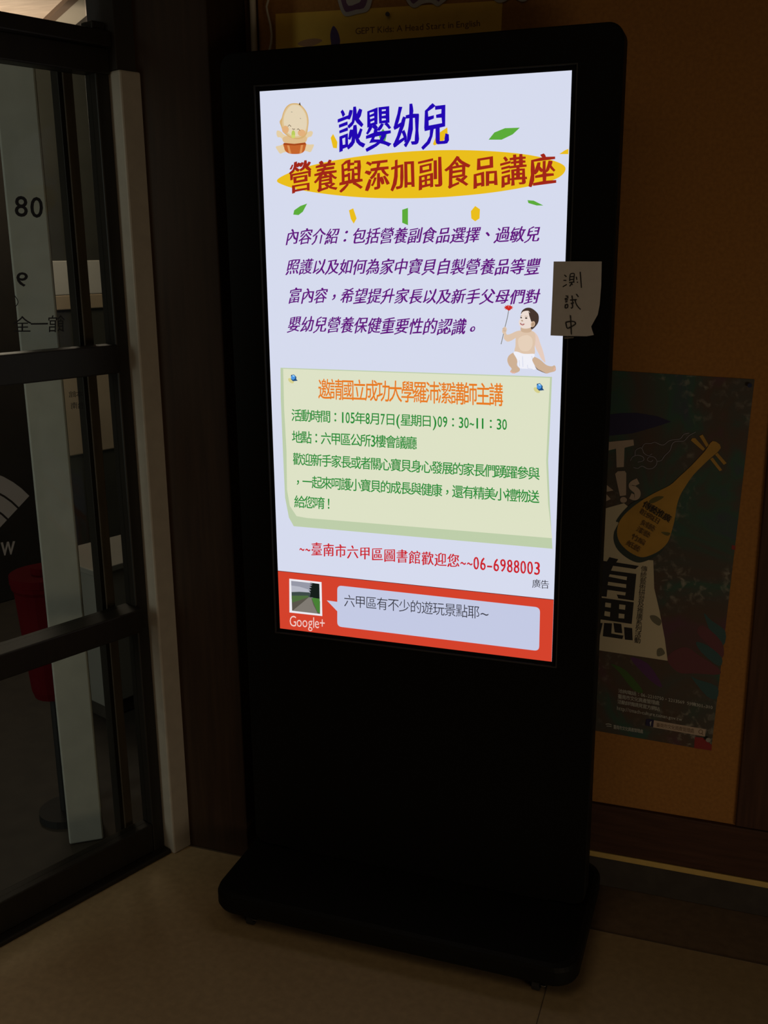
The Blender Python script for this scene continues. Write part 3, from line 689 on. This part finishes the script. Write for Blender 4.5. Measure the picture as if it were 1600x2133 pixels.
# ------------------------------------------------------------------ poster pinned to the board
PP = Plane((0, WALL_Y - 0.0015, 0), (1, 0, 0), (0, 0, 1))
c_r, s_r = math.cos(math.radians(-1.9)), math.sin(math.radians(-1.9))
prx, prz = 0.629, 1.167
def pposter(dx, dz): return (prx + dx * c_r - dz * s_r, prz + dx * s_r + dz * c_r)
poster = thing('event_poster', 'dark multicoloured poster with a yellow lute pinned to the board beside the display', 'poster', (0.33, WALL_Y - 0.0015, 0.36))
mp = bpy.data.materials.new('poster_print'); mp.use_nodes = True; nt = mp.node_tree; b = nt.nodes['Principled BSDF']; b.inputs['Roughness'].default_value = 0.55
tc = nt.nodes.new('ShaderNodeTexCoord')
def nz_ramp(scale, cols, dist=1.5):
    nz = nt.nodes.new('ShaderNodeTexNoise'); nz.inputs['Scale'].default_value = scale; nz.inputs['Detail'].default_value = 8; nz.inputs['Distortion'].default_value = dist
    nt.links.new(tc.outputs['Object'], nz.inputs['Vector']); rp = nt.nodes.new('ShaderNodeValToRGB')
    for k, (p, c) in enumerate(cols):
        e = rp.color_ramp.elements[k] if k < 2 else rp.color_ramp.elements.new(p)
        e.position = p; e.color = (*c, 1)
    nt.links.new(nz.outputs['Fac'], rp.inputs['Fac']); return rp
r1 = nz_ramp(5.0, [(0.30, (0.10, 0.03, 0.06)), (0.42, (0.075, 0.045, 0.03)), (0.52, (0.06, 0.055, 0.045)), (0.60, (0.03, 0.085, 0.06)), (0.72, (0.05, 0.04, 0.09))])
r2 = nz_ramp(60.0, [(0.52, (0, 0, 0)), (0.72, (1, 1, 1))], 0.4)
r3 = nz_ramp(7.0, [(0.50, (0, 0, 0)), (0.66, (1, 1, 1))], 0.4)
mu = nt.nodes.new('ShaderNodeMath'); mu.operation = 'MULTIPLY'; nt.links.new(r2.outputs[0], mu.inputs[0]); nt.links.new(r3.outputs[0], mu.inputs[1])
mx = nt.nodes.new('ShaderNodeMix'); mx.data_type = 'RGBA'; nt.links.new(mu.outputs[0], mx.inputs[0]); nt.links.new(r1.outputs[0], mx.inputs[6]); mx.inputs[7].default_value = (0.30, 0.27, 0.22, 1)
nt.links.new(mx.outputs[2], b.inputs['Base Color'])
g = Geo(); cs = [pposter(-0.565, -0.795), pposter(0, -0.795), pposter(0, 0), pposter(-0.565, 0)]
g.add([PP.w(p, 0) for p in cs] + [PP.w(p, -0.0005) for p in cs], [(0, 1, 2, 3), (7, 6, 5, 4), (0, 4, 5, 1), (1, 5, 6, 2), (2, 6, 7, 3), (3, 7, 4, 0)])
g.build('sheet', mp, poster)
def flat(name, col): return mat('print_' + name, col, 0.6)
CRM = flat('cream', (0.56, 0.48, 0.33)); BLK = flat('black', (0.012, 0.010, 0.011)); OCH = mat('print_ochre', (0.44, 0.24, 0.035), 0.6, 0.10, 25.0); TEAL = flat('deep_teal', (0.030, 0.045, 0.040)); NVY = flat('navy', (0.018, 0.014, 0.060))
PNK = flat('pale_pink', (0.46, 0.35, 0.27)); LAV = flat('lavender', (0.30, 0.28, 0.34)); TXT = flat('white', (0.50, 0.50, 0.46)); CYN = flat('cyan', (0.032, 0.085, 0.090)); RD = flat('red', (0.26, 0.02, 0.02)); PRP = flat('violet', (0.09, 0.025, 0.11)); GR = flat('green', (0.05, 0.11, 0.02)); ROSE = flat('rose', (0.13, 0.035, 0.045))
def c5(l): return [(1230 + x * .23125, 750 + y * .23125) for x, y in l]
def c6(l): return [(1200 + x * .25, 1130 + y * .25) for x, y in l]
def c7(l): return [(1230 + x * .1078, 1150 + y * .1078) for x, y in l]
def c8(l): return [(1240 + x * .18125, 880 + y * .18125) for x, y in l]
def c9(l): return [(1230 + x * .16875, 1420 + y * .16875) for x, y in l]
a = Art(PP, 0.00020); a.poly(c5([(100, 500), (250, 480), (420, 475), (600, 505), (730, 555), (560, 610), (380, 660), (100, 690)]), NVY); a.build('ribbon_print', poster)
a = Art(PP, 0.00024); a.poly(c6([(1070, 590), (1130, 650), (1245, 740), (1225, 860), (1130, 760), (1080, 640)]), CYN, 3); a.build('ribbon_print', poster)
a = Art(PP, 0.00028); a.poly(c6([(1010, 750), (1060, 690), (1215, 830), (1220, 960), (1100, 850)]), ROSE, 3); a.build('ribbon_print', poster)
a = Art(PP, 0.00032); a.poly(c6([(1000, 830), (1100, 860), (1215, 960), (1190, 1030), (1050, 920)]), CYN, 3); a.build('ribbon_print', poster)
a = Art(PP, 0.00036); a.poly(c6([(760, 960), (900, 870), (1040, 950), (1190, 1050), (1185, 1100), (1000, 1090), (850, 1080)]), ROSE, 4); a.build('ribbon_print', poster)
a = Art(PP, 0.00040); a.poly(c6([(960, 1120), (1010, 1140), (1175, 1200), (1172, 1300), (1090, 1280)]), CYN, 3); a.build('ribbon_print', poster)
a = Art(PP, 0.00044); a.poly(c6([(450, 960), (600, 1010), (720, 1200), (620, 1150)]), PRP, 3); a.build('ribbon_print', poster)
a = Art(PP, 0.00048); a.poly(c6([(290, 1010), (420, 1070), (560, 1240), (480, 1230), (360, 1080)]), GR, 3); a.build('ribbon_print', poster)
a = Art(PP, 0.00052); a.poly(c6([(1300, 20), (1330, 28), (1326, 62), (1296, 55)]), RD); a.build('ribbon_print', poster)
a = Art(PP, 0.00056); a.poly(c9([(1290, 680), (1390, 690), (1500, 780), (1495, 848), (1280, 818)]), RD); a.build('ribbon_print', poster)
a = Art(PP, 0.0009)
a.poly([(1250, 1062), (1300, 1048), (1315, 1060), (1300, 1100), (1300, 1140), (1330, 1165), (1361, 1167), (1363, 1225), (1374, 1272), (1385, 1330), (1391, 1376), (1240, 1353), (1215, 1348), (1225, 1150)], CRM)
a.poly(c8([(95, 685), (210, 780), (110, 800), (180, 880), (90, 920), (40, 900)]), PNK)
a.poly(c7([(1150, 1230), (1260, 1225), (1370, 1320), (1330, 1420), (1200, 1340)]), flat('moss', (0.15, 0.135, 0.09)), 4)
a.poly(c7([(1290, 1880), (1380, 1850), (1440, 1960), (1300, 2010)]), flat('moss', (0.15, 0.135, 0.09)), 4)
a.build('gown_print', poster)
a = Art(PP, 0.0012)
a.poly(c7([(180, 155), (320, 178), (370, 95), (540, 135), (500, 195), (940, 265), (870, 325), (440, 262), (400, 355), (890, 420), (840, 935), (310, 860), (165, 845), (150, 500), (210, 300), (180, 300)]), BLK)
for q in ([(375, 425), (710, 475), (700, 540), (355, 470)], [(345, 570), (695, 620), (690, 690), (335, 635)], [(330, 725), (685, 775), (675, 835), (510, 815), (540, 890), (315, 862)]): a.poly(c7(q), CRM)
a.poly(c7([(150, 870), (840, 965), (800, 1385), (120, 1285)]), BLK)
for q in ([(290, 970), (400, 985), (395, 1070), (285, 1055)], [(560, 1005), (680, 1020), (670, 1110), (555, 1095)], [(280, 1135), (385, 1155), (380, 1245), (270, 1225)], [(550, 1180), (660, 1195), (655, 1280), (545, 1270)]): a.poly(c7(q), CRM)
for q in ([(90, 1350), (240, 1370), (190, 1590), (90, 1580)], [(270, 1365), (420, 1375), (405, 1570), (640, 1610), (620, 1675), (245, 1620)], [(450, 1365), (600, 1385), (620, 1565), (475, 1545)], [(655, 1445), (810, 1465), (820, 1700), (670, 1685)]): a.poly(c7(q), BLK)
a.build('title_print', poster)
a = Art(PP, 0.0012); vt = '傳統藝術研習及推廣系列活動'
for k, ch in enumerate(vt):
    t = k / (len(vt) - 1); cx_, cy_ = 1040 + (912 - 1040) * t, 325 + (1700 - 325) * t
    a.text(ch, c7([(cx_ - 64, cy_ + 46), (cx_ + 54, cy_ + 64), (cx_ + 64, cy_ - 46), (cx_ - 54, cy_ - 64)]), BLK, off=0.002)
a.build('subtitle_text', poster)
a = Art(PP, 0.0012)
a.poly(c8([(130, 225), (440, 195), (446, 262), (338, 290), (330, 510), (246, 515), (240, 300), (135, 325)]), PNK)
a.poly(c8([(230, 590), (260, 560), (340, 555), (358, 580), (355, 835), (285, 845)]), PNK); a.poly([q for q in c8(ellipse(325, 888, 40, 33))], PNK)
a.line(c8([(495, 672), (430, 705), (425, 740), (480, 790), (485, 835), (455, 860), (405, 842)]), 0.0125, PNK, 5)
a.build('letter_print', poster)
a = Art(PP, 0.0012)
for l in ([(440, 515), (490, 525), (540, 500), (600, 530), (660, 525), (705, 480), (705, 430), (670, 395), (620, 395), (600, 430), (640, 450), (665, 430)], [(405, 440), (430, 395), (490, 375), (550, 395), (555, 435), (490, 455)], [(460, 375), (465, 320), (520, 290), (545, 310), (560, 350), (610, 380), (655, 360)],
          [(540, 290), (570, 245), (640, 240), (685, 225), (740, 250), (790, 255), (850, 210), (920, 195), (980, 185), (1020, 135), (1080, 120)], [(710, 445), (760, 435), (800, 380), (860, 320), (890, 240), (940, 215), (1020, 210), (1080, 150), (1155, 110)]): a.line(c8(l), 0.0011, LAV, 4)
a.build('cloud_print', poster)
a = Art(PP, 0.0013)
body = [(1350, 212), (1445, 290), (1290, 440), (1130, 600), (1040, 730), (980, 830), (940, 950), (910, 1130), (870, 1280), (830, 1380), (740, 1470), (620, 1530), (520, 1545), (400, 1490), (300, 1400), (255, 1300), (260, 1190), (310, 1090), (420, 980), (560, 880), (700, 800), (860, 720), (960, 630), (1100, 500), (1260, 330)]
a.poly(c8([(x - 40, y + 62) for x, y in body[9:18]] + [(400, 940), (300, 960), (230, 1100), (215, 1300)][0:0] + [(240, 1130), (330, 1010), (470, 900)] + [(700, 900), (830, 1200)]), TEAL, 3)
a.poly(c8(body), OCH, 3)
for q in ([(1100, 205), (1115, 180), (1150, 178), (1262, 300), (1240, 325)], [(1198, 155), (1235, 138), (1305, 258), (1280, 285)], [(1320, 420), (1350, 400), (1460, 545), (1430, 558)], [(1378, 368), (1405, 345), (1510, 465), (1478, 485)]): a.poly(c8(q), OCH)
a.poly(c8([(620, 900), (700, 850), (790, 850), (740, 890), (650, 930)]), flat('olive', (0.12, 0.10, 0.025)), 3); a.poly(c8([(760, 1255), (860, 1265), (840, 1300), (790, 1285)]), flat('olive', (0.12, 0.10, 0.025)), 3)
a.build('lute_print', poster)
INK2 = flat('brown_ink', (0.10, 0.05, 0.018)); a = Art(PP, 0.0030)
def rot_line(txt, x0, y0, x1, y1, h, m, **kw):
    d = Vector((x1 - x0, y1 - y0)).normalized(); nv = Vector((d.y, -d.x)) * h
    a.text(txt, c8([(x0 - nv.x / 2, y0 - nv.y / 2), (x1 - nv.x / 2, y1 - nv.y / 2), (x1 + nv.x / 2, y1 + nv.y / 2), (x0 + nv.x / 2, y0 + nv.y / 2)]), m, **kw)
rot_line('傳藝推廣', 560, 930, 870, 1115, 82, BLK, off=0.012)
for txt, x0, y0, x1, y1 in (('粧佛田', 520, 1010, 740, 1140), ('刻', 530, 1140, 610, 1180), ('藝', 610, 1180, 690, 1228), ('漆藝', 485, 1215, 635, 1300), ('竹編', 425, 1300, 575, 1385), ('紙藝', 370, 1375, 520, 1462)):
    rot_line(txt, x0, y0, x1, y1, 66, INK2)
a.build('course_text', poster)
a = Art(PP, 0.0012)
def l9(txt, x0, t0, b0, x1, t1, b1, m, **kw): a.text(txt, c9([(x0, b0), (x1, b1), (x1, t1), (x0, t0)]), m, **kw)
l9('洽詢電話：06-2210750・2213569 分機301-310', 345, 85, 132, 1510, 296, 338, TXT, off=0.003)
l9('臺南市文化資產管理處', 340, 150, 203, 852, 238, 288, TXT, off=0.005)
l9('活動詳情請見官方網站', 335, 217, 267, 857, 313, 362, TXT, off=0.005)
l9('http://tmach-culture.tainan.gov.tw', 328, 290, 350, 1135, 440, 488, TXT, prop=True)
a.build('contact_text', poster); a = Art(PP, 0.0012)
l9('臺南市文化資產管理處', 285, 530, 578, 650, 590, 635, TXT, off=0.004)
a.line(c9([(190, 522), (225, 518), (262, 532)]), 0.0016, TXT, 3); a.line(c9([(200, 545), (230, 545), (262, 552)]), 0.0016, TXT, 3)
a.build('agency_logo_print', poster)
a = Art(PP, 0.0012)
a.poly(c9([(775, 560), (1415, 675), (1425, 585), (785, 472)]), PNK)
a.poly(c9([(680, 537), (772, 556), (787, 470), (692, 455)]), NVY)
l9('f', 730, 480, 540, 760, 486, 546, TXT, off=0.01, half=0.5)
l9('臺南市文化資產管理處', 815, 503, 552, 1280, 580, 632, INK2)
a.line(c9(ellipse(1362, 615, 24, 24, 0, 20) + [(1386, 615)]), 0.0011, INK2); a.line(c9([(1376, 634), (1392, 655)]), 0.0013, INK2)
a.build('search_box_print', poster)
# pins of the poster
def pin(px, py, m, label, r=0.006):
    p = hit(px, py, (0, WALL_Y - 0.003, 0), (0, -1, 0)); g = Geo()
    g.cyl((p.x, WALL_Y - 0.0052, p.z), (0, 1, 0), r * 0.55, 0.004, 16); g.cyl((p.x, WALL_Y - 0.0078, p.z), (0, 1, 0), r, 0.003, 20)
    return tag(g.build('thumbtack', m), label, 'thumbtack')
pin(1475.5, 1539, mat('clear_pin', (0.30, 0.28, 0.25), 0.3), 'pale round thumbtack in the lower right corner of the lute poster', 0.0048)
pin(1562, 802, mat('blue_pin', (0.03, 0.04, 0.10), 0.3), 'dark blue thumbtack in the upper right corner of the lute poster', 0.0042)

# ------------------------------------------------------------------ yellow banner and cut-out letters above the display
BP = Plane((0, WALL_Y - 0.0012, 0), (1, 0, 0), (0, 0, 1))
ban = thing('yellow_banner', 'long yellow paper banner pinned behind the top of the display', 'banner', (-0.12, WALL_Y - 0.0012, 1.60))
tl = Vector(BP.p(574, 29)); trr = Vector(BP.p(1047, 1)); dd = (trr - tl).normalized(); dn = Vector((dd.y, -dd.x))
cs = [tl + dn * 0.26, trr + dn * 0.26, trr, tl]
YB = mat('yellow_banner_paper', (0.68, 0.40, 0.045), 0.7, 0.05, 30.0)
g = Geo(); g.add([BP.w(p, 0) for p in cs] + [BP.w(p, -0.0005) for p in cs], [(0, 1, 2, 3), (7, 6, 5, 4), (0, 4, 5, 1), (1, 5, 6, 2), (2, 6, 7, 3), (3, 7, 4, 0)])
g.build('sheet', YB, ban)
a = Art(BP, 0.0002); a.text('GEPT Kids: A Head Start in English', [(740, 73), (1001, 56), (1001, 40), (740, 57)], mat('banner_brown_print', (0.16, 0.06, 0.015), 0.7), prop=True, off=0.008, latin_h=0.8)
a.build('banner_text', ban)
a = Art(BP, 0.0002); a.poly([(690, 92), (688, 72), (694, 54), (703, 64), (708, 80), (708, 92), (702, 112), (692, 112)], mat('banner_violet_print', (0.07, 0.035, 0.13), 0.7), 3)
a.poly([(620, 92), (632, 84), (655, 80), (672, 84), (660, 92), (640, 98)], mat('banner_pink_print', (0.40, 0.20, 0.10), 0.7), 3); a.build('banner_drawing', ban)
pin(809, 30.5, mat('dark_pin', (0.05, 0.03, 0.03), 0.4), 'dark thumbtack near the middle of the yellow banner top edge', 0.0042)
LWH = mat('white_card', (0.40, 0.36, 0.34), 0.7); LPU = mat('purple_card', (0.13, 0.055, 0.12), 0.7)
def cutout(outer, inner, label, up):
    L = Plane((0, WALL_Y - 0.004, 0), (1, 0, 0), (0, 0, 1))
    o_ = [L.p(*q) for q in outer]; i_ = [[L.p(*q) for q in k] for k in inner]
    c = sum(p[0] for p in o_) / len(o_); zb = min(p[1] for p in o_)
    root = thing('cutout_letter', label, 'letter', (c, WALL_Y - 0.004, zb), 'cut-out letters above the yellow banner')
    q = smooth_loop(o_, 3); n = len(q); g = Geo()
    if sum(q[k][0] * q[(k + 1) % n][1] - q[(k + 1) % n][0] * q[k][1] for k in range(n)) < 0: q = q[::-1]
    g.add([L.w(p, 0) for p in q] + [L.w(p, -0.0015) for p in q], [tuple(range(n)), tuple(range(2 * n - 1, n - 1, -1))] + [(k, n + k, n + (k + 1) % n, (k + 1) % n) for k in range(n)])
    g.build('backing_card', LWH, root)
    a = Art(L, 0.0003)
    for k, s in zip(i_, [LPU] + [LWH] * 9): a.poly(k, s, 2, raw=True)
    a.build('face_card', root)
cutout([(699, -70), (702, -20), (704, 2), (712, 26), (722, 34), (744, 29), (766, 23), (774, 4), (778, -20), (780, -70)],
       [[(707, -62), (709, -20), (711, 3), (718, 22), (725, 25), (742, 20), (758, 17), (765, 2), (770, -20), (771, -62)], [(718, -40), (720, -4), (726, 12), (742, 8), (754, -2), (757, -40)]],
       'purple cut-out letter with white border, leftmost over the yellow banner', 0)
cutout([(838, -70), (840, -20), (846, 0), (856, 14), (866, 16), (880, 8), (898, 6), (910, 13), (920, 8), (934, -10), (936, -70)],
       [[(847, -62), (849, -18), (854, 0), (862, 8), (872, 0), (890, -4), (906, -4), (914, 4), (922, -14), (926, -62)], [(870, -50), (872, -16), (898, -16), (900, -50)]],
       'purple cut-out letter with white border, middle one over the yellow banner', 0)
cutout([(1020, -70), (1024, -14), (1034, 4), (1050, 4), (1066, -6), (1084, 3), (1098, 0), (1106, -20), (1108, -70)],
       [[(1029, -62), (1032, -18), (1042, -4), (1060, -14), (1080, -8), (1094, -10), (1099, -62)]],
       'purple cut-out letter with white border, rightmost over the yellow banner', 0)

# ------------------------------------------------------------------ conduit and cable on the wall
p = hit(528, 50, (0, 0.213, 0), (0, -1, 0))
g = Geo(); g.tube([(p.x, 0.2128, 1.35), (p.x, 0.2128, 2.0), (p.x, 0.2128, 2.75)], 0.0068, 12); o = g.build('conduit_pipe', WHITEP, None, True)
tag(o, 'straight white conduit pipe running up the wall behind the display top', 'pipe')
cp = [hit(x, y, (0, 0.2145, 0), (0, -1, 0)) for x, y in ((562, -120), (563, -40), (559, 0), (555, 14), (558, 30), (563, 50), (566, 72), (565, 90), (560, 110), (552, 160))]
g = Geo(); g.tube(cp, 0.0025, 8); o = g.build('cable', WHITEP, None, True)
tag(o, 'thin wavy white cable hanging between the conduit and the yellow banner', 'cable')
